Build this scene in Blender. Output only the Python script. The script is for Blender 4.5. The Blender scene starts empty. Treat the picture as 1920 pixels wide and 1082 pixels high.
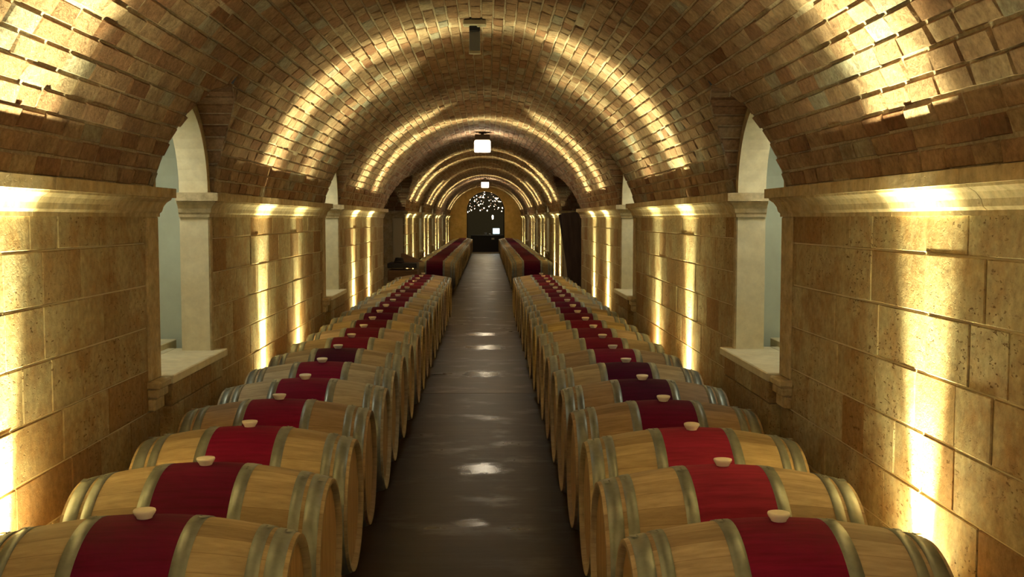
import bpy, math, random
from mathutils import Vector
random.seed(7)
PI = math.pi
C = bpy.context.scene.collection
sc = bpy.context.scene

# ------------------------------------------------------------------ dimensions
CAM = (0.085, 0.0, 1.67)
W = 1.73                    # half width of the gallery
R = 1.765; ZC = 1.425       # barrel vault
ZS = 1.84                   # top of the cornice, spring of the vault
ZB = 1.68                   # underside of the cornice
Y0, Y1 = -4.0, 52.0
NICHES = [6.53, 12.65, 29.25, 35.75, 43.6]      # centres of the side niches
NR = 0.55; NO = 0.62                            # niche opening / lunette radius
PASS = (18.9, 23.7)                             # cross passage
PYC = sum(PASS)/2; PH = (PASS[1]-PASS[0])/2
PRISE = 0.66
PR = (PH*PH+PRISE*PRISE)/(2*PRISE); PZC = ZS+PRISE-PR

# ------------------------------------------------------------------ materials
def mat(name):
    m = bpy.data.materials.new(name); m.use_nodes = True
    nt = m.node_tree; b = nt.nodes['Principled BSDF']
    return m, nt, b
def N(nt, t, **k):
    n = nt.nodes.new(t)
    for a, v in k.items():
        if a in n.inputs.keys() if hasattr(n.inputs, 'keys') else False: n.inputs[a].default_value = v
        else: setattr(n, a, v)
    return n
def noise(nt, vec, scale, detail=4, rough=.6):
    n = nt.nodes.new('ShaderNodeTexNoise'); n.inputs['Scale'].default_value = scale
    n.inputs['Detail'].default_value = detail; n.inputs['Roughness'].default_value = rough
    nt.links.new(vec, n.inputs['Vector']); return n.outputs['Fac']
def ramp(nt, fac, stops):
    r = nt.nodes.new('ShaderNodeValToRGB'); nt.links.new(fac, r.inputs['Fac'])
    e = r.color_ramp.elements
    while len(e) < len(stops): e.new(0.5)
    for i, (p, c) in enumerate(stops):
        e[i].position = p; e[i].color = (*c, 1) if len(c) == 3 else c
    return r.outputs['Color']
def mix(nt, fac, a, b, mode='MIX'):
    m = nt.nodes.new('ShaderNodeMix'); m.data_type = 'RGBA'; m.blend_type = mode
    for s, v in (('Factor', fac),):
        if isinstance(v, (int, float)): m.inputs[0].default_value = v
        else: nt.links.new(v, m.inputs[0])
    for idx, v in ((6, a), (7, b)):
        if isinstance(v, tuple): m.inputs[idx].default_value = (*v, 1)
        else: nt.links.new(v, m.inputs[idx])
    return m.outputs[2]
def math_(nt, op, a, b=None):
    m = nt.nodes.new('ShaderNodeMath'); m.operation = op
    for i, v in enumerate((a, b)):
        if v is None: continue
        if isinstance(v, (int, float)): m.inputs[i].default_value = v
        else: nt.links.new(v, m.inputs[i])
    return m.outputs[0]
def objco(nt, scale=None):
    t = nt.nodes.new('ShaderNodeTexCoord'); o = t.outputs['Object']
    if scale:
        mp = nt.nodes.new('ShaderNodeMapping'); mp.inputs['Scale'].default_value = scale
        nt.links.new(o, mp.inputs['Vector']); o = mp.outputs['Vector']
    return o
def bump(nt, b, h, strength, dist):
    n = nt.nodes.new('ShaderNodeBump'); n.inputs['Strength'].default_value = strength
    n.inputs['Distance'].default_value = dist
    nt.links.new(h, n.inputs['Height']); nt.links.new(n.outputs['Normal'], b.inputs['Normal'])
def plain(name, col, rough=.6, metal=0., emis=None, es=0.):
    m, nt, b = mat(name); b.inputs['Base Color'].default_value = (*col, 1)
    b.inputs['Roughness'].default_value = rough; b.inputs['Metallic'].default_value = metal
    if emis:
        b.inputs['Emission Color'].default_value = (*emis, 1); b.inputs['Emission Strength'].default_value = es
    return m
def tinted(name, stops, nscale, bstr, bdist, blotch, pits=0., rough=.9, lo=.45):
    """masonry: each unit's own tone (attribute tint) plus noise mottling"""
    m, nt, b = mat(name)
    v = objco(nt)
    a = nt.nodes.new('ShaderNodeAttribute'); a.attribute_name = 'tint'
    col = ramp(nt, a.outputs['Fac'], stops)
    n1 = noise(nt, v, 5.5, 5, .65)
    col = mix(nt, ramp(nt, n1, [(.42, (0,0,0)), (.68, (.75,.75,.75))]), col, blotch)
    n2 = noise(nt, v, nscale, 6, .7)
    col = mix(nt, .75, col, ramp(nt, n2, [(.3, (lo,)*3), (.7, (1.15,1.15,1.15))]), 'MULTIPLY')
    h = n2
    if pits:
        n3 = noise(nt, objco(nt, (1, .45, 1)), 75, 3, .6)
        p = ramp(nt, n3, [(.32, (0,0,0)), (.39, (1,1,1))])
        big = ramp(nt, noise(nt, v, 3.1, 3, .5), [(.42, (1,1,1)), (.6, (0,0,0))])
        p = mix(nt, big, p, (1,1,1), 'MIX')
        col = mix(nt, ramp(nt, p, [(0, (pits,)*3), (1, (0,0,0))]), col, (.16,.09,.03))
        h = math_(nt, 'ADD', math_(nt, 'MULTIPLY', n2, .5), math_(nt, 'MULTIPLY', p, .6))
    nt.links.new(col, b.inputs['Base Color']); b.inputs['Roughness'].default_value = rough
    b.inputs['Specular IOR Level'].default_value = .2
    bump(nt, b, h, bstr, bdist)
    return m
M = {}
M['brick'] = tinted('vault_brick', [(0, (.25,.12,.065)), (.25, (.40,.23,.135)), (.55, (.50,.345,.215)), (.85, (.56,.43,.28)), (1, (.45,.43,.34))],
                    34, 1, .014, (.24,.15,.09), lo=.38)
M['mortar'] = tinted('vault_mortar', [(0, (.56,.47,.33)), (1, (.62,.52,.38))], 40, 1, .01, (.46,.37,.25))
M['block'] = tinted('wall_block', [(0, (.33,.20,.09)), (.4, (.46,.37,.205)), (1, (.52,.44,.27))], 30, 1, .009, (.34,.18,.06), pits=1., lo=.5)
M['joint'] = plain('wall_joint', (.66,.56,.36), .95)
M['stone'] = tinted('dressed_stone', [(0, (.56,.45,.27)), (1, (.64,.53,.34))], 16, .4, .006, (.50,.35,.16), pits=.3)
M['reveal'] = tinted('reveal_stone', [(0, (.70,.63,.44)), (1, (.74,.67,.48))], 12, .2, .004, (.64,.55,.36), lo=.85)
M['plaster'] = tinted('niche_plaster', [(0, (.58,.62,.52)), (1, (.60,.64,.54))], 3, .1, .004, (.57,.60,.49), lo=.9)
M['end'] = tinted('end_wall_stone', [(0, (.78,.58,.26)), (1, (.80,.60,.28))], 3, .3, .01, (.62,.43,.17), lo=.8)
M['dark'] = plain('dark_void', (.012,.010,.008), .9)

# floor: sealed dark concrete slabs, some lighter by wear and reflected sheen painted in, with damp patches
m, nt, b = mat('floor_concrete'); v = objco(nt)
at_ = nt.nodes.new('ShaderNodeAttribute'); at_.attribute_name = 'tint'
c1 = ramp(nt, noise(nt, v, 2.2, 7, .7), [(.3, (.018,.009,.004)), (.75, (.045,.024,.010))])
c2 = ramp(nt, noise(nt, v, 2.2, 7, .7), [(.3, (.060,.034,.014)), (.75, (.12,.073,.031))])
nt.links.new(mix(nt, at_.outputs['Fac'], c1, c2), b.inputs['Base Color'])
wet = noise(nt, objco(nt, (1, 1.6, 1)), 1.7, 5, .6)
damp = ramp(nt, wet, [(.54, (0,0,0)), (.70, (.8,.8,.8))])
for (px, py, pr) in ((.04, 7.15, .20), (-.02, 5.85, .11), (.02, 11.6, .3), (.05, 14.0, .35), (.0, 15.6, .3)):
    vd = nt.nodes.new('ShaderNodeVectorMath'); vd.operation = 'DISTANCE'; vd.inputs[1].default_value = (px, py, 0)
    nt.links.new(v, vd.inputs[0])
    d_ = math_(nt, 'ADD', math_(nt, 'DIVIDE', vd.outputs['Value'], pr), math_(nt, 'MULTIPLY', math_(nt, 'SUBTRACT', noise(nt, v, 7, 4, .6), .5), 1.6))
    k_ = ramp(nt, d_, [(.55, (1,1,1)), (1.0, (0,0,0))]); damp = mix(nt, 1., damp, k_, 'LIGHTEN')
nt.links.new(ramp(nt, damp, [(0, (.44,)*3), (1, (.20,)*3)]), b.inputs['Roughness'])
b.inputs['Specular IOR Level'].default_value = .22
bump(nt, b, math_(nt, 'ADD', noise(nt, objco(nt, (.6, 3, 1)), 1.6, 3, .5), math_(nt, 'MULTIPLY', noise(nt, v, 45, 3, .6), .05)), .22, .015)
M['floor'] = m

def wood(name, base, dark, colour_from_object=False, stave=False, axis_scale=(1.2, 14, 14)):
    m, nt, b = mat(name); v = objco(nt, axis_scale)
    oi = nt.nodes.new('ShaderNodeObjectInfo')
    ad = nt.nodes.new('ShaderNodeVectorMath'); ad.operation = 'ADD'
    cx = nt.nodes.new('ShaderNodeCombineXYZ')
    nt.links.new(math_(nt, 'MULTIPLY', oi.outputs['Random'], 37.), cx.inputs[0])
    nt.links.new(v, ad.inputs[0]); nt.links.new(cx.outputs[0], ad.inputs[1])
    n = noise(nt, ad.outputs[0], 3.2, 6, .65)
    if colour_from_object:
        col = mix(nt, .85, oi.outputs['Color'], ramp(nt, n, [(.3, (.62,.60,.58)), (.7, (1.12,1.12,1.12))]), 'MULTIPLY')
    else:
        col = ramp(nt, n, [(.3, dark), (.7, base)])
    h = n
    if stave:
        a = nt.nodes.new('ShaderNodeAttribute'); a.attribute_name = 'tint'
        col = mix(nt, .8, col, ramp(nt, a.outputs['Fac'], [(0, (.66,.60,.54)), (1, (1.08,1.06,1.04))]), 'MULTIPLY')
        s = nt.nodes.new('ShaderNodeSeparateXYZ'); nt.links.new(objco(nt), s.inputs[0])
        ang = math_(nt, 'ARCTAN2', s.outputs['Z'], s.outputs['Y'])
        fr = math_(nt, 'FRACT', math_(nt, 'ADD', math_(nt, 'MULTIPLY', ang, 30/(2*PI)), 40))
        edge = math_(nt, 'ABSOLUTE', math_(nt, 'SUBTRACT', fr, .5))
        gap = math_(nt, 'GREATER_THAN', edge, .482)
        col = mix(nt, math_(nt, 'MULTIPLY', gap, .45), col, (.13,.07,.03))
    nt.links.new(col, b.inputs['Base Color']); b.inputs['Roughness'].default_value = .62
    b.inputs['Specular IOR Level'].default_value = .35
    bump(nt, b, h, .15, .004)
    return m
M['oak'] = wood('barrel_oak', None, None, True, True)
M['red'] = wood('wine_red_stain', None, None, True, False)
_b = M['red'].node_tree.nodes['Principled BSDF']; _b.inputs['Specular IOR Level'].default_value = .12; _b.inputs['Roughness'].default_value = .75
M['head'] = wood('barrel_head_oak', (.44,.28,.13), (.30,.17,.075), axis_scale=(9, 9, 1.2))
M['timber'] = wood('rack_timber', (.16,.10,.055), (.07,.04,.02), axis_scale=(8, .8, 8))
M['crate'] = wood('crate_wood', (.24,.13,.065), (.13,.07,.035))
_nt = M['head'].node_tree; _b = _nt.nodes['Principled BSDF']; _src = _b.inputs['Base Color'].links[0].from_socket
_s = _nt.nodes.new('ShaderNodeSeparateXYZ'); _nt.links.new(objco(_nt), _s.inputs[0])
_fr = math_(_nt, 'ABSOLUTE', math_(_nt, 'SUBTRACT', math_(_nt, 'FRACT', math_(_nt, 'ADD', math_(_nt, 'MULTIPLY', _s.outputs['Y'], 10.5), 40)), .5))
_nt.links.new(mix(_nt, math_(_nt, 'MULTIPLY', math_(_nt, 'GREATER_THAN', _fr, .47), .6), _src, (.07,.035,.015)), _b.inputs['Base Color'])
m, nt, b = mat('galvanised_hoop'); v = objco(nt)
c = ramp(nt, noise(nt, v, 14, 4, .6), [(.3, (.19,.205,.19)), (.7, (.30,.32,.30))])
nt.links.new(c, b.inputs['Base Color']); b.inputs['Metallic'].default_value = .5
nt.links.new(ramp(nt, noise(nt, v, 20, 3, .5), [(.3, (.34,)*3), (.7, (.5,)*3)]), b.inputs['Roughness'])
M['hoop'] = m
M['bung'] = plain('silicone_bung', (.85,.78,.68), .45)
M['iron'] = plain('black_iron', (.02,.018,.016), .45, .6)
M['lampcap'] = plain('lamp_cap', (.05,.035,.02), .4, .7)
M['shade'] = plain('lit_shade', (.9,.85,.75), .4, 0, (1, .86, .62), 11)
M['sensor'] = plain('sensor_plate', (.17,.19,.20), .5)
M['cream'] = plain('cream_plastic', (.42,.38,.26), .5)
M['bulb'] = plain('bulb_glow', (1,.9,.7), .4, 0, (1, .80, .52), 9)
M['dimbulb'] = plain('dim_bulb_glow', (1,.7,.5), .4, 0, (1, .58, .36), 2.2)
M['screen'] = plain('screen_glow', (.1,.1,.1), .3, 0, (.60, .88, 1), 1.15)
M['black'] = plain('black_plastic', (.012,.012,.014), .4)
M['white'] = plain('white_ceramic', (.7,.7,.68), .3)
M['board'] = wood('dark_board', (.075,.048,.036), (.03,.018,.014), axis_scale=(6, 6, .8))
M['cloth'] = plain('dark_cloth', (.035,.026,.02), .95)
M['roomwall'] = plain('dim_room_wall', (.16,.15,.10), .8)

# ------------------------------------------------------------------ mesh helpers
class MB:
    def __init__(s): s.v = []; s.f = []; s.t = []; s.m = []; s.sm = []
    def quad(s, pts, tint=.5, mi=0, smooth=False):
        i = len(s.v); s.v += [tuple(p) for p in pts]; s.f.append(tuple(range(i, i+len(pts)))); s.t.append(tint); s.m.append(mi); s.sm.append(smooth)
    def box(s, x0, x1, y0, y1, z0, z1, tint=.5, mi=0, bev=0.):
        if x1 < x0: x0, x1 = x1, x0
        b = min(bev, (x1-x0)/3, (y1-y0)/3, (z1-z0)/3)
        i = len(s.v)
        if b <= 0:
            s.v += [(x, y, z) for x in (x0, x1) for y in (y0, y1) for z in (z0, z1)]
            F = [(0,1,3,2),(4,6,7,5),(0,4,5,1),(2,3,7,6),(0,2,6,4),(1,5,7,3)]
        else:
            def pt(ax, sx, sy, sz):
                p = [(x0, x1)[sx], (y0, y1)[sy], (z0, z1)[sz]]
                sg = [1-2*sx, 1-2*sy, 1-2*sz]
                for a in range(3):
                    if a != ax: p[a] += sg[a]*b
                return tuple(p)
            idx = {}
            for ax in range(3):
                for sx in (0,1):
                    for sy in (0,1):
                        for sz in (0,1):
                            idx[ax,sx,sy,sz] = len(idx); s.v.append(pt(ax,sx,sy,sz))
            F = []
            for k in (0,1):
                F.append(tuple(idx[0,k,a,c] for a, c in ((0,0),(0,1),(1,1),(1,0))))
                F.append(tuple(idx[1,a,k,c] for a, c in ((0,0),(1,0),(1,1),(0,1))))
                F.append(tuple(idx[2,a,c,k] for a, c in ((0,0),(0,1),(1,1),(1,0))))
            for a in (0,1):
                for c in (0,1):
                    F.append((idx[0,a,c,0], idx[0,a,c,1], idx[1,a,c,1], idx[1,a,c,0]))
                    F.append((idx[0,a,0,c], idx[0,a,1,c], idx[2,a,1,c], idx[2,a,0,c]))
                    F.append((idx[1,0,a,c], idx[1,1,a,c], idx[2,1,a,c], idx[2,0,a,c]))
                    for d in (0,1): F.append((idx[0,a,c,d], idx[1,a,c,d], idx[2,a,c,d])) if d in (0,1) else None
        for f in F:
            s.f.append(tuple(i+k for k in f)); s.t.append(tint); s.m.append(mi); s.sm.append(False)
    def lathe(s, prof, n=32, axis='z', c=(0,0,0), mi=0, tint=None, smooth=True, closed=False, a0=0.):
        """prof: (axial, radius) list"""
        i = len(s.v)
        for (h, r) in prof:
            for k in range(n):
                a = a0 + 2*PI*k/n; p, q = r*math.cos(a), r*math.sin(a)
                if axis == 'z': s.v.append((c[0]+p, c[1]+q, c[2]+h))
                elif axis == 'x': s.v.append((c[0]+h, c[1]+p, c[2]+q))
                else: s.v.append((c[0]+p, c[1]+h, c[2]+q))
        L = len(prof)
        for j in range(L if closed else L-1):
            j2 = (j+1) % L
            for k in range(n):
                k2 = (k+1) % n
                s.f.append((i+j*n+k, i+j*n+k2, i+j2*n+k2, i+j2*n+k))
                s.t.append(tint[k] if tint else .5); s.m.append(mi); s.sm.append(smooth)
    def disc(s, h, r, n=32, axis='x', c=(0,0,0), mi=0):
        pts = []
        for k in range(n):
            a = 2*PI*k/n; p, q = r*math.cos(a), r*math.sin(a)
            pts.append((c[0]+h, c[1]+p, c[2]+q) if axis == 'x' else (c[0]+p, c[1]+q, c[2]+h) if axis == 'z' else (c[0]+p, c[1]+h, c[2]+q))
        s.quad(pts, .5, mi)
    def tube(s, pts, r, n=8, mi=0):
        P = [Vector(p) for p in pts]; i = len(s.v)
        for j, p in enumerate(P):
            t = (P[min(j+1, len(P)-1)]-P[max(j-1, 0)]).normalized()
            u = t.cross(Vector((0,0,1)));
            if u.length < .1: u = t.cross(Vector((1,0,0)))
            u.normalize(); w = t.cross(u)
            for k in range(n):
                a = 2*PI*k/n; s.v.append(tuple(p+u*(r*math.cos(a))+w*(r*math.sin(a))))
        for j in range(len(P)-1):
            for k in range(n):
                k2 = (k+1) % n
                s.f.append((i+j*n+k, i+j*n+k2, i+(j+1)*n+k2, i+(j+1)*n+k)); s.t.append(.5); s.m.append(mi); s.sm.append(True)
        s.f.append(tuple(i+k for k in range(n))); s.t.append(.5); s.m.append(mi); s.sm.append(False)
        s.f.append(tuple(i+(len(P)-1)*n+k for k in range(n))); s.t.append(.5); s.m.append(mi); s.sm.append(False)
    def mesh(s, name, mats):
        me = bpy.data.meshes.new(name); me.from_pydata(s.v, [], s.f)
        for m in (mats if isinstance(mats, (list, tuple)) else [mats]): me.materials.append(m)
        me.polygons.foreach_set('material_index', s.m)
        me.polygons.foreach_set('use_smooth', s.sm)
        at = me.attributes.new('tint', 'FLOAT', 'FACE'); at.data.foreach_set('value', s.t)
        me.update()
        import bmesh
        bm = bmesh.new(); bm.from_mesh(me); bmesh.ops.recalc_face_normals(bm, faces=bm.faces); bm.to_mesh(me); bm.free()
        return me
    def build(s, name, mats, parent=None, loc=(0,0,0), kind=None):
        o = bpy.data.objects.new(name, s.mesh(name, mats)); C.objects.link(o); o.location = loc
        if parent: o.parent = parent
        if kind: o['kind'] = kind
        return o
def raw(s, name, mats, kind='structure', parent=None):      # open sheets: keep normals as they are
    me = bpy.data.meshes.new(name); me.from_pydata(s.v, [], s.f)
    for m in (mats if isinstance(mats, (list, tuple)) else [mats]): me.materials.append(m)
    me.polygons.foreach_set('material_index', s.m); me.polygons.foreach_set('use_smooth', s.sm)
    at = me.attributes.new('tint', 'FLOAT', 'FACE'); at.data.foreach_set('value', s.t)
    me.update(); o = bpy.data.objects.new(name, me); C.objects.link(o)
    if kind and not parent: o['kind'] = kind
    if parent: o.parent = parent
    return o
def empty(name, loc=(0,0,0), rz=0.):
    o = bpy.data.objects.new(name, None); C.objects.link(o); o.location = loc; o.rotation_euler = (0,0,rz); return o
def tag(o, label, cat, group=None):
    o['label'] = label; o['category'] = cat
    if group: o['group'] = group
    return o
ORD = ['first','second','third','fourth','fifth','sixth','seventh','eighth','ninth','tenth','eleventh','twelfth','thirteenth','fourteenth',
 'fifteenth','sixteenth','seventeenth','eighteenth','nineteenth','twentieth','twenty-first','twenty-second','twenty-third','twenty-fourth',
 'twenty-fifth','twenty-sixth','twenty-seventh','twenty-eighth','twenty-ninth','thirtieth','thirty-first','thirty-second','thirty-third',
 'thirty-fourth','thirty-fifth','thirty-sixth','thirty-seventh','thirty-eighth','thirty-ninth','fortieth']

# ------------------------------------------------------------------ vault (bricks laid in courses along the gallery)
def openings(z, side):
    """Y intervals removed from the vault at height z"""
    out = []
    if z < ZS-1e-4: return out
    for yc in NICHES:
        d = NO*NO-(z-ZS)**2
        if d > 0: h = math.sqrt(d); out.append((yc-h, yc+h))
        else: out.append((yc, yc))
    d = PR*PR-(z-PZC)**2
    if d > 0 and z < PZC+PR: h = math.sqrt(d); out.append((PYC-h, PYC+h))
    else: out.append((PYC, PYC))
    return sorted(out)
A0 = math.asin((ZS-ZC)/R)
NROW = 55; DA = (PI-2*A0)/NROW
vm = MB(); vb = MB()
def vp(a, y, r): return (r*math.cos(a), y, ZC+r*math.sin(a))
def bands(lo, hi):
    """free Y bands between openings, as (ystart at lower edge, at upper edge, yend at lower, at upper)"""
    a = openings(lo, 0); b_ = openings(hi, 0)
    cuts = list(zip(a, b_)); res = []; s = (Y0, Y0)
    for (p, q) in cuts:
        if p[1]-p[0] <= 1e-6 and q[1]-q[0] <= 1e-6: continue
        res.append((s[0], s[1], p[0], q[0])); s = (p[1], q[1])
    res.append((s[0], s[1], Y1, Y1)); return res
for rI in range(NROW):
    a, b2 = A0+rI*DA, A0+(rI+1)*DA
    za, zb = ZC+R*math.sin(a), ZC+R*math.sin(b2)
    bs = bands(max(za, ZS), max(zb, ZS))
    for (s0, s1, e0, e1) in bs:                 # mortar bed behind the bricks
        rr = R+.010
        vm.quad([vp(a, s0, rr), vp(b2, s1, rr), vp(b2, e1, rr), vp(a, e0, rr)], random.random())
        y = min(s0, s1) - random.uniform(0, .2)
        g = DA*.055
        while y < max(e0, e1):
            L = random.uniform(.19, .29)
            ya, yb = y+.006, y+L-.006; y += L
            la, lb = max(ya, s0), min(yb, e0)      # lower edge
            ua, ub = max(ya, s1), min(yb, e1)
            if lb-la < .012 and ub-ua < .012: continue
            if lb < la: la = lb = (max(min(la, e0), s0))
            if ub < ua: ua = ub = (max(min(ua, e1), s1))
            rt = R-random.gauss(0, .0034); tilt = random.gauss(0, .0026); tint = min(1, max(0, random.gauss(.5, .2)))
            if (la+lb)/2 < 13 and random.random() < .05: tint = .98
            j = lambda s=.0035: random.uniform(-s, s)
            aj, bj = a+g+j()/R, b2-g+j()/R
            base = [vp(aj, la, R+.011), vp(bj, ua, R+.011), vp(bj, ub, R+.011), vp(aj, lb, R+.011)]
            iy = lambda lo, hi: (min(lo+.006, (lo+hi)/2), max(hi-.006, (lo+hi)/2))
            l2 = iy(la, lb); u2 = iy(ua, ub); gi = .005/R
            top = [vp(aj+gi, l2[0]+j(.002), rt+tilt), vp(bj-gi, u2[0]+j(.002), rt-tilt), vp(bj-gi, u2[1]+j(.002), rt-tilt), vp(aj+gi, l2[1]+j(.002), rt+tilt)]
            i = len(vb.v); vb.v += base+top
            for f in ((4,5,6,7), (0,1,5,4), (1,2,6,5), (2,3,7,6), (3,0,4,7)):
                vb.f.append(tuple(i+k for k in f)); vb.t.append(tint); vb.m.append(0); vb.sm.append(False)
# lunettes: short cross vaults of brick between the main vault and the wall plane
def lunette(yc, zc, rad, xout, nrow):
    t0 = math.asin((ZS-zc)/rad); da = (PI-2*t0)/nrow
    for side in (-1, 1):
        for k in range(nrow):
            a, b2 = t0+k*da, t0+(k+1)*da
            def P(t, f, rr):
                z = zc+rad*math.sin(t); xv = math.sqrt(max(0, R*R-(max(z, ZS)-ZC)**2))
                x = xv+(xout-xv)*f
                return (side*x, yc+rr*math.cos(t), zc+rr*math.sin(t))
            vm.quad([P(a,0,rad+.012), P(b2,0,rad+.012), P(b2,1,rad+.012), P(a,1,rad+.012)], .4)
            z = zc+rad*math.sin((a+b2)/2); xv = math.sqrt(max(0, R*R-(max(z, ZS)-ZC)**2)); ln = xout-xv
            if ln < .02: continue
            n = max(1, round(ln/.2)); g = da*.06
            off = random.uniform(-.2, .2)/max(n, 1)
            for q in range(n):
                f0 = max(0, q/n+(off if q else 0)); f1 = min(1, (q+1)/n+(off if q+1 < n else 0))
                e = .006/ln; rt = rad-random.gauss(0, .002); tint = min(1, max(0, random.gauss(.38, .22)))
                base = [P(a+g,f0+e,rad+.012), P(b2-g,f0+e,rad+.012), P(b2-g,f1-e,rad+.012), P(a+g,f1-e,rad+.012)]
                top = [P(a+2*g,f0+2*e,rt), P(b2-2*g,f0+2*e,rt), P(b2-2*g,f1-2*e,rt), P(a+2*g,f1-2*e,rt)]
                i = len(vb.v); vb.v += base+top
                for f in ((4,5,6,7), (0,1,5,4), (1,2,6,5), (2,3,7,6), (3,0,4,7)):
                    vb.f.append(tuple(i+k for k in f)); vb.t.append(tint); vb.m.append(0); vb.sm.append(False)
for yc in NICHES: lunette(yc, ZS, NO, W+.03, 21)
lunette(PYC, PZC, PR, 3.3, 56)
off = len(vb.v); vb.v += vm.v
vb.f += [tuple(i+off for i in f) for f in vm.f]; vb.t += vm.t; vb.m += [1]*len(vm.f); vb.sm += vm.sm
raw(vb, 'ceiling', [M['brick'], M['mortar']])

# ------------------------------------------------------------------ walls
JZ = [0, .18, .41, .636, .862, 1.09, 1.315, 1.54, 1.76]
BAYS = []; s = Y0
for a, b2 in sorted([(c-NR, c+NR) for c in NICHES]+[PASS]): BAYS.append((s, a)); s = b2
BAYS.append((s, Y1))
NEAR = {c-NR: c for c in NICHES}
def block_wall(mb, ya, yb, side, x=W):
    for k in range(len(JZ)-1):
        z0, z1 = JZ[k], JZ[k+1]; y = ya-random.uniform(0, .3)
        while y < yb:
            L = random.choice([.28, .36, .42, .5, .56]); a, b2 = max(y, ya), min(y+L, yb); y += L
            if b2-a < .02: continue
            g = .0035; pr = max(-.003, min(.003, random.gauss(0, .0014)))
            t = min(1, max(0, random.gauss(.62, .25)));
            if random.random() < .12: t = .05
            mb.box(side*(x-.006+pr), side*(x+.03), a+g, b2-g, z0+g, z1-g, t, 0, .004)
for side, nm in ((-1, 'left'), (1, 'right')):
    w = MB()
    for (ya, yb) in BAYS:
        block_wall(w, ya, yb, side)
        w.box(side*(W+.0005), side*(W+.17), ya+(.005 if ya > Y0 else 0), yb-(.005 if yb < Y1 else 0), 0, ZS, .5, 1)
    for (ya, yb) in BAYS:           # plain returns into the passage
        for yy in (ya, yb):
            if yy in PASS: w.box(side*(W+.17), side*(W+.26), yy-(.2 if yy == PASS[0] else 0), yy+(.2 if yy == PASS[1] else 0), 0, ZS, .5, 1)
    w.build('wall_'+nm, [M['block'], M['joint']], kind='structure')
    # passage recess
    p = MB()
    p.box(side*3.3, side*3.5, PASS[0]-.25, PASS[1]+.25, 0, 3.0, .5)
    p.box(side*(W+.25), side*3.3, PASS[0]-.2, PASS[0], 0, ZS, .5)
    p.box(side*(W+.25), side*3.3, PASS[1], PASS[1]+.2, 0, ZS, .5)
    p.build('wall_'+('left' if side < 0 else 'right')+'_recess', [M['stone']], kind='structure')

# cornices: one moulding per bay, wrapping into the openings at its ends
PROF = [(0, ZB), (.018, ZB), (.018, ZB+.018), (.028, ZB+.03), (.034, ZB+.055), (.048, ZB+.078), (.068, ZB+.094), (.070, ZB+.104), (.09, ZB+.104), (.09, ZB+.155), (0, ZB+.160)]
nt_ = 0
for side in (-1, 1):
    for bi, (ya, yb) in enumerate(BAYS):
        nt_ += 1; c = MB()
        d0 = .18 if ya in [q+NR for q in NICHES] else (1.5 if ya == PASS[1] else 0)
        d1 = .18 if yb in [q-NR for q in NICHES] else (1.5 if yb == PASS[0] else 0)
        def pt(q, node):            # q: (offset, z); node index along the path
            o, z = q
            if node == 0: return (side*(W+d0), ya-o, z)
            if node == 1: return (side*(W-o), ya-(o if d0 else 0), z)
            if node == 2: return (side*(W-o), yb+(o if d1 else 0), z)
            return (side*(W+d1), yb+o, z)
        segs = ([(0, 1)] if d0 else [])+[(1, 2)]+([(2, 3)] if d1 else [])
        for (n0, n1) in segs:
            # split the long run into stones with hairline joints
            a_ = [pt(q, n0) for q in PROF]; b_ = [pt(q, n1) for q in PROF]
            ln = (Vector(a_[0])-Vector(b_[0])).length; n = max(1, round(ln/.8))
            for k in range(n):
                t = random.random()
                e0 = 0 if k == 0 else .0025/ln; e1 = 0 if k == n-1 else .0025/ln
                L0 = [Vector(a_[i]).lerp(Vector(b_[i]), k/n+e0) for i in range(len(PROF))]
                L1 = [Vector(a_[i]).lerp(Vector(b_[i]), (k+1)/n-e1) for i in range(len(PROF))]
                for i in range(len(PROF)-1): c.quad([L0[i], L0[i+1], L1[i+1], L1[i]], t)
                if k: c.quad(L0, t)
                if k < n-1: c.quad(L1, t)
        c.build('trim_%d' % nt_, [M['stone']], kind='structure')

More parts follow.
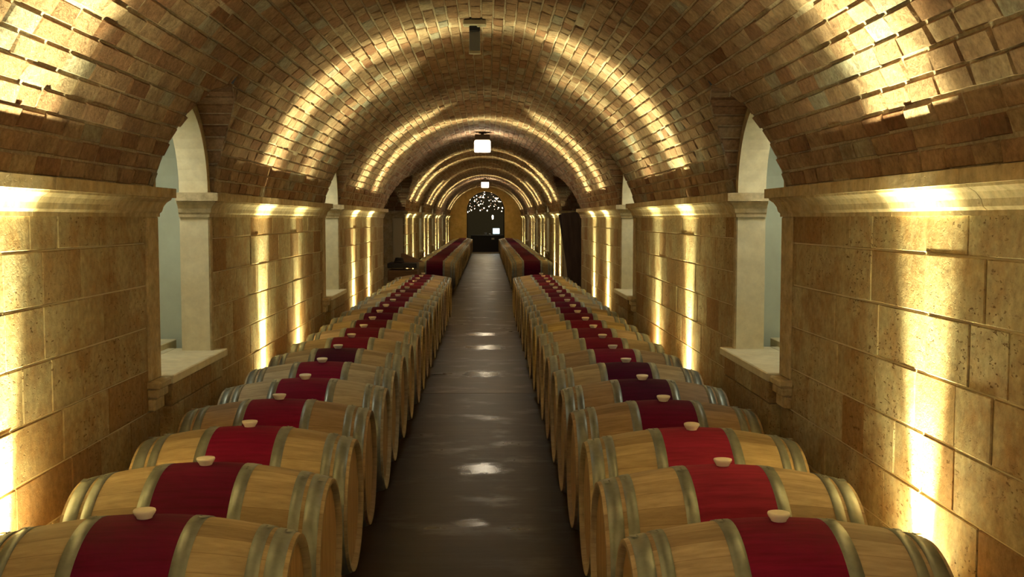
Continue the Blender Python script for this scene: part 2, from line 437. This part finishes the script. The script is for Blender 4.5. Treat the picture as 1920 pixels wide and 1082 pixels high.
# niches
wn = 0
for side in (-1, 1):
    for yc in NICHES:
        wn += 1
        D = .18                                    # depth of the stone reveal
        cav = MB(); zb = .81; XB = W+.62
        rb = NR+.40; n = 24
        arc = [(yc+rb*math.cos(PI*k/n), ZS+rb*math.sin(PI*k/n)) for k in range(n+1)]
        outl = [(yc+rb, zb-.1)]+arc+[(yc-rb, zb-.1)]
        for k in range(len(outl)-1):
            (p0, q0), (p1, q1) = outl[k], outl[k+1]
            cav.quad([(side*(W+D), p0, q0), (side*(W+D), p1, q1), (side*XB, p1, q1), (side*XB, p0, q0)], .5)
        cav.quad([(side*XB, p, q) for p, q in outl], .5)
        cav.quad([(side*(W+D), yc-rb, zb-.1), (side*(W+D), yc+rb, zb-.1), (side*XB, yc+rb, zb-.1), (side*XB, yc-rb, zb-.1)], .5, 1)
        win = raw(cav, 'window_%d' % wn, [M['plaster'], M['dark']])
        fr = MB()                                  # stone frame: front strip, reveal, back strip
        iz = [(yc+NR, zb)]+[(yc+NR*math.cos(PI*k/n), ZS+NR*math.sin(PI*k/n)) for k in range(n+1)]+[(yc-NR, zb)]
        ro = NO+.002
        oz = [(yc+ro, zb)]+[(yc+ro*math.cos(PI*k/n), ZS+ro*math.sin(PI*k/n)) for k in range(n+1)]+[(yc-ro, zb)]
        for k in range(len(iz)-1):
            xf = W-.004
            a_, b_, c_, d_ = iz[k], iz[k+1], oz[k+1], oz[k]
            low = k == 0 or k == len(iz)-2
            fr.quad([(side*xf, *a_), (side*xf, *b_), (side*xf, *c_), (side*xf, *d_)], .3)
            fr.quad([(side*xf, *a_), (side*xf, *b_), (side*(W+D), *b_), (side*(W+D), *a_)], .5, 1)
            fr.quad([(side*(W+D), *a_), (side*(W+D), *b_), (side*(W+D), *c_), (side*(W+D), *d_)], .5, 1)
        raw(fr, 'window_frame', [M['stone'], M['reveal']], parent=win)
        q = MB()                                   # jamb pilasters with their corbel
        q.box(side*(W-.016), side*(W+.05), yc-NR-.21, yc-NR-.004, .80, ZB, .2, 0, .006)
        q.box(side*(W-.016), side*(W+.05), yc+NR+.004, yc+NR+.06, .80, ZB, .2, 0, .006)
        q.build('jamb', [M['stone']], win)
        q = MB(); y0 = yc-NR-.23; 
        for i, (pz0, pz1, pr) in enumerate(((.76, .80, .075), (.71, .76, .06), (.64, .71, .04))):
            q.box(side*(W-pr), side*(W+.05), y0+i*.008, y0+.21-i*.008, pz0, pz1, .5, 0, .008)
        q.build('corbel', [M['stone']], win)
        q = MB()                                   # sill with a slot and a back ledge
        ys0, ys1 = yc-NR-.012, yc+NR+.13
        q.box(side*(W-.085), side*(W+.26), ys0, ys1, zb-.05, zb, .8, 0, .006)
        q.box(side*(W+.26), side*(W+.31), yc-.05, ys1, zb-.05, zb, .8, 0)
        q.build('window_sill', [M['reveal']], win)
        q = MB(); q.box(side*(W+.31), side*(XB-.002), yc-NR-.3, yc+NR+.33, zb-.095, zb+.04, .6, 0, .005)
        q.build('ledge', [M['reveal']], win)
        q = MB()                                   # masonry apron below the sill
        for k in range(4):
            z0, z1 = [0, .18, .41, .636][k], [.18, .41, .636, zb-.052][k]
            a = ys0+.01
            for L in ((.34, .5, .3), (.55, .3, .3), (.25, .6, .3), (.4, .45, .3))[k]:
                e = min(a+L, ys1-.01)
                if e-a > .02: q.box(side*(W-.07), side*(W+.24), a+.003, e-.003, z0+.003, z1-.003, random.choice([.05, .2, .5]), 0, .004)
                a = e
        q.build('apron', [M['block']], win)

# ------------------------------------------------------------------ end walls and floor
EH = 3.3; AR = .91; AZ = 2.05; AX = 0.0
e = MB(); n = 28; y = Y1
JE = JZ[:-1]+[1.77, 2.0, 2.23, 2.46, 2.69, 2.92, 3.15]
for k in range(n):
    a, b2 = PI*k/n, PI*(k+1)/n
    e.quad([(AX+AR*math.cos(a), y, AZ+AR*math.sin(a)), (AX+AR*math.cos(b2), y, AZ+AR*math.sin(b2)), (AX+AR*math.cos(b2), y, EH), (AX+AR*math.cos(a), y, EH)], .5)
    e.quad([(AX+AR*math.cos(a), y, AZ+AR*math.sin(a)), (AX+AR*math.cos(b2), y, AZ+AR*math.sin(b2)), (AX+AR*math.cos(b2), y+.4, AZ+AR*math.sin(b2)), (AX+AR*math.cos(a), y+.4, AZ+AR*math.sin(a))], .5)
for sx in (-1, 1):
    e.quad([(AX+sx*AR, y, 0), (sx*(W+.3), y, 0), (sx*(W+.3), y, EH), (AX+sx*AR, y, EH)], .5)
    e.quad([(AX+sx*AR, y, 0), (AX+sx*AR, y+.4, 0), (AX+sx*AR, y+.4, AZ), (AX+sx*AR, y, AZ)], .5)
raw(e, 'wall_back', [M['end']])
e = MB(); e.box(-2.2, -.65, Y0-.2, Y0, 0, 3.4); e.box(.65, 2.2, Y0-.2, Y0, 0, 3.4); e.box(-.65, .65, Y0-.2, Y0, 2.3, 3.4);   # doorway behind the camera
e.build('wall_front', [M['end']], kind='structure')
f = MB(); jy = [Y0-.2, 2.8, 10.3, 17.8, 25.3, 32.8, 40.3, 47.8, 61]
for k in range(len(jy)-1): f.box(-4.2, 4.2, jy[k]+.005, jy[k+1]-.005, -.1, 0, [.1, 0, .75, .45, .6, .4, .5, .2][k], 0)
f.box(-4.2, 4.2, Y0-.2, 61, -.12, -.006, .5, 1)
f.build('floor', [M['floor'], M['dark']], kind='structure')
q = MB(); q.box(-AR, AR, Y1-.02, Y1+.4, .001, .03, .5, 0, .004); q.build('trim_threshold', [M['stone']], kind='structure')
# arched iron door frame standing open in the far wall
d = MB(); pts = [(AR-.03, Y1+.1, .03)]+[((AR-.03)*math.cos(PI*k/20), Y1+.1, AZ+(AR-.03)*math.sin(PI*k/20)) for k in range(21)]+[(-(AR-.03), Y1+.1, .03)]
d.tube(pts, .022, 6)
d.build('door_1', [M['iron']], kind='structure')

# room beyond the arch
b_ = MB(); X, Z = 4.2, 4.6
b_.quad([(-X, 61, 0), (X, 61, 0), (X, 61, Z), (-X, 61, Z)])
b_.quad([(-X, Y1+.4, 0), (-X, 61, 0), (-X, 61, Z), (-X, Y1+.4, Z)]); b_.quad([(X, Y1+.4, 0), (X, 61, 0), (X, 61, Z), (X, Y1+.4, Z)])
b_.quad([(-X, Y1+.4, Z), (X, Y1+.4, Z), (X, 61, Z), (-X, 61, Z)])
for k in range(n):
    a, b2 = PI*k/n, PI*(k+1)/n
    b_.quad([(AR*math.cos(a), y+.4, AZ+AR*math.sin(a)), (AR*math.cos(b2), y+.4, AZ+AR*math.sin(b2)), (AR*math.cos(b2), y+.4, Z), (AR*math.cos(a), y+.4, Z)])
for sx in (-1, 1): b_.quad([(sx*AR, y+.4, 0), (sx*X, y+.4, 0), (sx*X, y+.4, Z), (sx*AR, y+.4, Z)])
raw(b_, 'wall_far_room', [M['roomwall']])

# chandelier of many small bulbs in the far room
ch = tag(empty('chandelier', (0, 55.5, 3.4)), 'wide chandelier of many tiny bulbs glittering behind the arched doorway at the far end', 'chandelier')
q = MB(); q.lathe([(-.02, .05), (0, .05), (.02, .9), (0, .9)], 24, 'z', (0,0,.1)); q.tube([(0,0,.1), (0,0,1.19)], .012)
q.build('canopy_ring', [M['iron']], ch)
bm_ = MB(); bm_.lathe([(-.03, .001), (-.024, .018), (0, .028), (.02, .02), (.03, .001)], 10, 'z'); bme = bm_.mesh('bulb', [M['bulb']])
bd = MB(); bd.lathe([(-.02, .001), (0, .018), (.02, .001)], 8, 'z'); bde = bd.mesh('bulb', [M['dimbulb']])
wires = MB(); rnd = random.Random(3)
for k in range(92):
    while True:
        x = rnd.uniform(-.92, .92); zz = rnd.uniform(-1.45, -.30)
        if abs(x) < .95*math.sqrt(max(0.02, 1-(max(0, zz+1.25)/.98)**2)) and rnd.random() < .25+ (zz+1.4): break
    yy = rnd.uniform(-.7, .7)
    o = bpy.data.objects.new('bulb', bme if rnd.random() < .5 else bde); C.objects.link(o); o.parent = ch; o.location = (x, yy, zz)
    sc_ = rnd.uniform(.4, .95); o.scale = (sc_,)*3
    wires.tube([(x, yy, zz+.03), (x*.9, yy*.9, .1)], .0015, 3)
wires.build('wire', [M['iron']], ch)
def pt_light(name, loc, e, col, size=.05, shape='POINT'):
    l = bpy.data.lights.new(name, shape); l.energy = e; l.color = col; l.shadow_soft_size = size
    o = bpy.data.objects.new(name, l); C.objects.link(o); o.location = loc; return o

pt_light('chandelier_light', (0, 55.5, 2.6), 25, (1, .80, .50), .3)
# desk, screen and small things seen through the arch
dk = tag(empty('reception_desk', (.1, 55.0, 0)), 'dark desk standing in the unlit room behind the arched doorway', 'desk')
q = MB(); q.box(-.85, .85, -.35, .35, .80, .84, .5, 0, .005); q.build('desk_top', [M['black']], dk)
q = MB(); q.box(-.83, .83, -.32, -.29, .0, .80); q.build('front_panel', [M['black']], dk)
for sx in (-1, 1):
    q = MB(); q.box(sx*.83-.02, sx*.83+.02, -.29, .33, 0, .80); q.build('side_panel', [M['black']], dk)
mo = tag(empty('computer_monitor', (.53, 54.95, .84)), 'computer monitor with pale blue glowing screen on the dark desk', 'monitor')
q = MB(); q.box(-.19, .19, -.012, .02, .05, .36, .5, 0, .004); q.build('housing', [M['black']], mo)
q = MB(); q.quad([(-.165, -.0135, .07), (.165, -.0135, .07), (.165, -.0135, .34), (-.165, -.0135, .34)]); raw(q, 'screen', [M['screen']], parent=mo)
q = MB(); q.box(-.08, .08, -.07, .09, 0, .012, .5, 0, .003); q.box(-.02, .02, .015, .03, .01, .12); q.build('stand', [M['black']], mo)
q = MB(); q.lathe([(0, .0), (0, .05), (.11, .065), (.13, .06), (.13, 0)], 16); tag(q.build('vase', [M['white']], loc=(-.02, 54.8, .84)), 'small white vase on the dark desk left of the glowing monitor', 'vase')
q = MB(); q.lathe([(0, .0), (0, .04), (.08, .045), (.09, .04), (.01, .03)], 16); tag(q.build('cup', [M['white']], loc=(.2, 54.85, .84)), 'white cup on the dark desk between vase and monitor', 'cup')
q = MB(); q.box(.36-.07, .36+.07, 54.64, 54.67, .62, .70, .5, 0, .002); tag(q.build('desk_sign', [M['white']]), 'small pale plate fixed to the front of the dark desk', 'sign')
ll = tag(empty('pendant_lamp', (.36, 57.0, 1.74)), 'small bright pendant light hanging in the dark far room above the monitor', 'pendant lamp')
q = MB(); q.lathe([(-.10, .001), (-.09, .03), (.07, .04), (.11, .02), (.12, .001)], 14); q.build('globe', [M['bulb']], ll)
q = MB(); q.tube([(0,0,.12), (0,0,3.4)], .006, 6); q.build('cord', [M['iron']], ll)

# ------------------------------------------------------------------ ceiling lamps
def lantern(y, z, label, tall=.235):
    t = tag(empty('ceiling_lantern', (0, y, z)), label, 'ceiling lamp', 'lanterns under the vault crown')
    h = .145
    q = MB(); q.box(-h, h, -h, h, -.105, .085, .5, 0, .02); q.build('glass_shade', [M['shade']], t)
    q = MB(); q.box(-h+.01, h-.01, -h+.01, h-.01, .087, .19, .5, 0, .012); q.build('cap', [M['lampcap']], t)
    q = MB(); top = R+ZC-z-.004
    q.lathe([(.2, .03), (top-.02, .03), (top-.02, .07), (top, .07)], 16); q.build('ceiling_mount', [M['lampcap']], t)
    q = MB()
    for sx in (-1, 1):
        for sy in (-1, 1): q.box(sx*h-.005, sx*h+.005, sy*h-.005, sy*h+.005, -.11, .10)
    q.build('cage', [M['lampcap']], t)
lantern(19.2, 1.67+1.28, 'glowing square ceiling lantern with dark cap, the nearer and larger one')
lantern(41.0, 1.67+1.28, 'glowing square ceiling lantern close above the far arched doorway, the smaller one')
t = tag(empty('emergency_light', (-.01, 8.4, R+ZC)), 'unlit grey hanging plate fitting under the vault crown near the camera', 'ceiling fixture')
q = MB(); q.box(-.09, .09, -.05, .05, -.05, -.008, .5, 0, .008); q.lathe([(-.062, .001), (-.06, .012), (-.05, .014)], 10, 'z', (.03,-.03,0)); q.build('mount', [M['cream']], t)
q = MB(); q.box(-.042, .042, -.02, .02, -.09, -.05, .5, 0, .004); q.build('bracket', [M['black']], t)
q = MB(); q.box(-.042, .042, -.006, .006, -.235, -.09, .5, 0, .003); q.build('plate', [M['sensor']], t)
q = MB(); q.box(-.044, .044, -.012, .012, -.262, -.236, .5, 0, .004); q.build('rim', [M['cream']], t)

# ------------------------------------------------------------------ floor uplights
LY = [-1.9, 1.3, 3.98, 8.72, 10.33, 14.65, 16.55, 24.4, 26.4, 31.2, 33.1, 38.0, 40.0, 47.6, 50.2]
um = MB(); um.lathe([(0, .001), (0, .045), (.05, .05), (.05, .036), (.04, .034), (.04, .001)], 20); ume = um.mesh('housing', [M['iron']])
ul = MB(); ul.lathe([(.042, .001), (.043, .034)], 20); ule = ul.mesh('lens', [plain('lens_glass', (.8,.8,.75), .2)])
for side, sn in ((-1, 'left'), (1, 'right')):
    for k, ly in enumerate(LY):
        dx = .115 if ly < 20 else .10
        u = tag(empty('floor_uplight', (side*(W-dx), ly, 0)), 'round black floor uplight at the foot of the %s wall, %s from the camera end' % (sn, ORD[k]), 'uplight', 'floor uplights')
        o = bpy.data.objects.new('housing', ume); C.objects.link(o); o.parent = u
        o = bpy.data.objects.new('lens', ule); C.objects.link(o); o.parent = u
        l = bpy.data.lights.new('uplight_beam', 'SPOT'); l.energy = 820 if ly < 5 else 240 if k == 4 else 560; l.color = (1, .94, .49)
        l.spot_size = math.radians(80); l.spot_blend = 1.0; l.shadow_soft_size = .02
        o = bpy.data.objects.new('uplight_beam', l); C.objects.link(o); o.location = (side*(W-dx), ly, .062)
        jit = random.uniform(-1, 1)
        o.rotation_euler = (math.radians(180+jit), math.radians(side*(-1 if k == 4 else 4)), 0)     # aims up, leaning slightly inwards
        o.scale = (1.0, .29, 1)
        l2 = bpy.data.lights.new('uplight_spill', 'SPOT'); l2.energy = 60; l2.color = (1, .93, .47)
        l2.spot_size = math.radians(125); l2.spot_blend = 1.0; l2.shadow_soft_size = .03
        o2 = bpy.data.objects.new('uplight_spill', l2); C.objects.link(o2); o2.location = o.location; o2.scale = (1, .55, 1); o2.rotation_euler = (PI, math.radians(side*6), 0)

# warm light inside each niche, hidden behind the head of its reveal as in the photo
for side in (-1, 1):
    for yc in NICHES:
        l = bpy.data.lights.new('niche_light', 'AREA'); l.shape = 'RECTANGLE'; l.size = .25; l.size_y = .5
        l.energy = 1.9 if yc < 20 else .8; l.color = (1, .97, .74)
        o = bpy.data.objects.new('niche_light', l); C.objects.link(o); o.location = (side*(W+.4), yc, ZS+NR-.08)
# cool daylight from a doorway behind the camera
l = bpy.data.lights.new('doorway_daylight', 'AREA'); l.shape = 'RECTANGLE'; l.size = 1.2; l.size_y = 2.0; l.energy = 5.0; l.color = (.55, .82, 1)
o = bpy.data.objects.new('doorway_daylight', l); C.objects.link(o); o.location = (0, Y0-.5, 1.3); o.rotation_euler = (math.radians(90), 0, 0)

# ------------------------------------------------------------------ barrels
BL = .462; RB = .348; RH = .285; RECESS = .022
def rad(x): return RB-(RB-RH)*(abs(x)/BL)**2*(1.0-.0*abs(x))
NS = 60
def body_mesh(red_half, single=False):
    b = MB(); xs = [-BL, -.43, -.4, -.33, -.26, -.2, -red_half, -red_half*.5, 0, red_half*.5, red_half, .2, .26, .33, .4, .43, BL]
    xs = sorted(set(xs)); rr = random.Random(5); st = [rr.random() for _ in range(30)]
    tint = [st[int(((k+.5)/NS*30)) % 30] for k in range(NS)]
    if single:
        for i in range(len(xs)-1):
            red = abs((xs[i]+xs[i+1])/2) < red_half
            b.lathe([(xs[i], rad(xs[i])), (xs[i+1], rad(xs[i+1]))], NS//2, 'x', mi=1 if red else 0, tint=[tint[2*k] for k in range(NS//2)])
    else:
        b.lathe([(x, rad(x)) for x in xs], NS, 'x', tint=tint)
    n = NS//2 if single else NS
    for sx in (-1, 1):      # chime rim
        b.lathe([(sx*BL, RH), (sx*BL, RH-.018), (sx*(BL-RECESS), RH-.022)], n, 'x')
    return b
def hoop_prof(x0, x1, th=.0025):
    return [(x0, rad(x0)+.0002), (x0, rad(x0)+th), ((x0+x1)/2, rad((x0+x1)/2)+th+.0006), (x1, rad(x1)+th), (x1, rad(x1)+.0002)]
def head_mb(sx, c=None):
    b = MB() if c is None else c
    b.disc(sx*(BL-RECESS), RH-.02, 40, 'x', mi=3 if c else 0); return b
def hoops_for(rh): return [(rh, rh+.045), (.345, .383), (.397, .449)]
def make_barrel(rh):
    root = empty('wine_barrel', (0,0,0))
    body = body_mesh(rh).build('stave_body', [M['oak']], root)
    rb = MB(); n = 6; rb.lathe([(-rh+2*rh*k/n, rad(-rh+2*rh*k/n)+.0012) for k in range(n+1)], NS, 'x')
    rb.build('red_band', [M['red']], root)
    for sx in (-1, 1):
        for (a, b2) in hoops_for(rh):
            h = MB(); x0, x1 = (a, b2) if sx > 0 else (-b2, -a)
            h.lathe(hoop_prof(x0, x1), NS, 'x')
            # riveted overlap on top
            ang = PI/2+.08; m_ = (x0+x1)/2; r_ = rad(m_)+.004
            for q in range(5):
                t0 = ang-.05+.025*q; t1 = t0+.025
                h.quad([(x0+.001, r_*math.cos(t0), r_*math.sin(t0)), (x1-.001, r_*math.cos(t0), r_*math.sin(t0)), (x1-.001, r_*math.cos(t1), r_*math.sin(t1)), (x0+.001, r_*math.cos(t1), r_*math.sin(t1))])
            for da in (-.02, .035):
                t_ = ang+da; h.lathe([(0, .0045), (.002, .0035), (.003, .0005)], 8, 'z', (m_, r_*math.cos(t_), r_*math.sin(t_)))
            h.build('hoop', [M['hoop']], root)
        hd = head_mb(sx).build('barrel_head', [M['head']], root)
    bg = MB(); bg.lathe([(-.004, .001), (-.004, .022), (.004, .024), (.014, .031), (.021, .034), (.026, .033), (.025, .027), (.019, .001)], 24, 'z', (0, 0, RB))
    bg.build('bung', [M['bung']], root)
    return root
def make_far_mesh(rh):
    b = body_mesh(rh, True)
    for sx in (-1, 1):
        for (a, b2) in hoops_for(rh):
            x0, x1 = (a, b2) if sx > 0 else (-b2, -a); b.lathe(hoop_prof(x0, x1), NS//2, 'x', mi=2)
        head_mb(sx, b)
    return b.mesh('wine_barrel', [M['oak'], M['farred'], M['hoop'], M['head']])
m, nt, b = mat('far_red_stain')
nt.links.new(ramp(nt, noise(nt, objco(nt, (1, 10, 10)), 3, 4, .6), [(.3, (.075,.003,.02)), (.7, (.13,.006,.034))]), b.inputs['Base Color']); b.inputs['Roughness'].default_value = .6
b.inputs['Specular IOR Level'].default_value = .12; b.inputs['Roughness'].default_value = .75
M['farred'] = m
def copy_tree(o):
    c = o.copy(); C.objects.link(c)
    for ch_ in o.children:
        d_ = ch_.copy(); C.objects.link(d_); d_.parent = c
    return c
proto = make_barrel(.138); used = False
RH_ = .12                                          # height of the timber rails under the barrels
ZBAR = 0.064+RB
BR = (.27, .018, .055); MID = (.19, .005, .038); DK = (.125, .003, .032); DK2 = (.065, .002, .028)
reds = {-1: [DK, DK, MID, MID, MID, MID, DK2, MID], 1: [MID, BR, BR, DK, DK2, DK2, MID, MID]}
oak0 = (.44, .34, .205); oakp = (.49, .42, .30); oakr = (.34, .235, .14)
oaks = {-1: [oak0, oak0, oak0, oakr, oakp, oakp, oak0, oak0], 1: [(.45,.355,.25), (.47,.365,.24), oak0, oakr, oakr, oak0, oakr, oak0]}
rb_ = random.Random(11)
for side, sn in ((-1, 'left'), (1, 'right')):
    y0 = 3.27 if side < 0 else 3.19
    for k in range(21):
        if used: t = copy_tree(proto)
        else: t = proto; used = True
        red = reds[side][k] if k < 8 else tuple(c*rb_.uniform(.6, 1.25) for c in (.14, .005, .03))
        ok = oaks[side][k] if k < 8 else tuple(c*f for c, f in zip(oak0, [rb_.uniform(.85, 1.1)]*2+[rb_.uniform(.75, 1.2)]))
        tone = 'bright crimson' if red[0] > .17 else 'dark wine-red' if red[0] > .09 else 'blackish red'
        t.location = (side*.96+rb_.uniform(-.008, .008), y0+.722*k, ZBAR)
        t.rotation_euler = (rb_.uniform(-.05, .05), 0, rb_.uniform(-.008, .008)+(PI if rb_.random() < .5 else 0))
        for c in t.children:
            base = c.name.split('.')[0]
            if base == 'stave_body': c.color = (*ok, 1)
            elif base == 'red_band': c.color = (*red, 1)
        if k == 0: where = 'nearest the camera in the %s row' % sn
        elif k == 20: where = 'last before the side passage in the %s row' % sn
        else: where = '%s from the camera in the %s row' % (ORD[k], sn)
        tag(t, 'oak barrel with %s band, %s' % (tone, where), 'barrel', 'bunged barrels in the near %s row' % sn)
farm = make_far_mesh(.178)
for side, sn in ((-1, 'left'), (1, 'right')):
    for k in range(39):
        o = bpy.data.objects.new('wine_barrel', farm); C.objects.link(o)
        o.location = (side*1.075+rb_.uniform(-.01, .01), 23.95+.722*k, ZBAR); o.rotation_euler = (rb_.uniform(-.3, .3), 0, 0)
        f_ = rb_.uniform(.85, 1.1); o.color = (oak0[0]*f_, oak0[1]*f_, oak0[2]*f_, 1)
        if k == 0: where = 'first beyond the side passage in far %s row' % sn
        elif k == 38: where = 'last in far %s row, against the end wall' % sn
        else: where = '%s beyond the side passage in far %s row' % (ORD[k], sn)
        tag(o, 'small distant barrel with broad red band, %s' % where, 'barrel', 'barrels in the far %s row' % sn)
# rails: two timbers under every row
for side, sn in ((-1, 'left'), (1, 'right')):
    for (xa, ya, yb, w_) in ((side*.96, 2.85, 18.0, 'near'), (side*1.075, 23.55, 51.75, 'far')):
        for dx, io in ((-.32, 0), (.32, 1)):
            inner = (dx*side < 0)
            q = MB(); q.box(xa+dx-.045, xa+dx+.045, ya, yb, 0, .082, .5, 0, .005)
            tag(q.build('barrel_rail', [M['timber']]), 'long dark timber rail on the floor under the %s %s barrel row, %s side' % (w_, sn, 'aisle' if inner else 'wall'), 'rail', 'timber rails under the barrels')

# ------------------------------------------------------------------ things in the passage
t = tag(empty('wooden_crate', (-1.48, 20.3, 0)), 'low brown wooden crate under a dark lid standing in the left side passage', 'crate')
q = MB()
for z0 in (.08, .30, .52): q.box(-.27, .27, -.35, .35, z0, z0+.2, .5, 0, .006)
q.build('crate_body', [M['crate']], t)
q = MB(); q.box(-.28, .26, -.34, .34, .76, .85, .5, 0, .01); q.build('lid', [M['black']], t)
for sx in (-1, 1):
    q = MB(); q.box(sx*.2-.04, sx*.2+.04, -.33, .33, 0, .08); q.build('skid', [M['crate']], t)
q = MB(); rr = random.Random(2)
for k in range(3):
    z = .012+.03*k; r_ = .085-.012*k
    q.tube([(r_*math.cos(i*.5), r_*math.sin(i*.5)*1.1, z+.002*math.sin(i*1.7)) for i in range(14)], .016, 8)
tag(q.build('coiled_hose', [M['cloth']], loc=(-1.56, 20.2, .858)), 'dark coiled hose lying on the lid of the wooden crate', 'hose')
q = MB(); q.f.append((0,1,2)); 
q = MB(); pz = [(-.14, 0), (.26, 0), (.02, .0), (-.12, .17)]
P = [(-.14, .0), (.28, .0), (.24, .02), (-.10, .17), (-.14, .16)]
for yy in (-.1, .1): q.quad([(x, yy, z) for x, z in P])
for i in range(len(P)):
    a, b2 = P[i], P[(i+1) % len(P)]; q.quad([(a[0], -.1, a[1]), (a[0], .1, a[1]), (b2[0], .1, b2[1]), (b2[0], -.1, b2[1])])
tag(q.build('wedge_block', [M['crate']], loc=(-1.40, 20.5, .852)), 'brown sloping wooden wedge lying on the crate lid beside the hose', 'wedge')
for i, (yy, wd, lean, lb) in enumerate(((20.4, .42, .10, 'tall dark board leaning at the edge of the right passage, front one'),
                                (21.0, .40, .16, 'tall dark board leaning in the right passage, behind the front one'),
                                (21.6, .45, .05, 'tall dark board deeper in the right passage, the upright one'))):
    q = MB(); q.box(-wd/2, wd/2, -.02, .02, 0, 1.78, .5, 0, .005)
    o = q.build('leaning_board', [M['board']], loc=(1.86+.08*i, yy, .02)); o.rotation_euler = (0, -lean, 0)
    tag(o, lb, 'board', 'boards leaning in the right passage')

# ------------------------------------------------------------------ camera, world, view
cam = bpy.data.cameras.new('camera'); co = bpy.data.objects.new('camera', cam); C.objects.link(co)
co.location = CAM; F = 2030.
cam.sensor_fit = 'HORIZONTAL'; cam.sensor_width = 36; cam.lens = 36*F/1920
co.rotation_euler = (math.radians(90-3.69), 0, math.radians(-1.30))
cam.clip_start = .05; cam.clip_end = 200
sc.camera = co
w = bpy.data.worlds.new('world'); sc.world = w; w.use_nodes = True
w.node_tree.nodes['Background'].inputs[0].default_value = (.02, .016, .01, 1); w.node_tree.nodes['Background'].inputs[1].default_value = .3
sc.view_settings.view_transform = 'Standard'; sc.view_settings.look = 'None'; sc.view_settings.gamma = 1
sc.view_settings.use_curve_mapping = False
sc.view_settings.exposure = 1.75
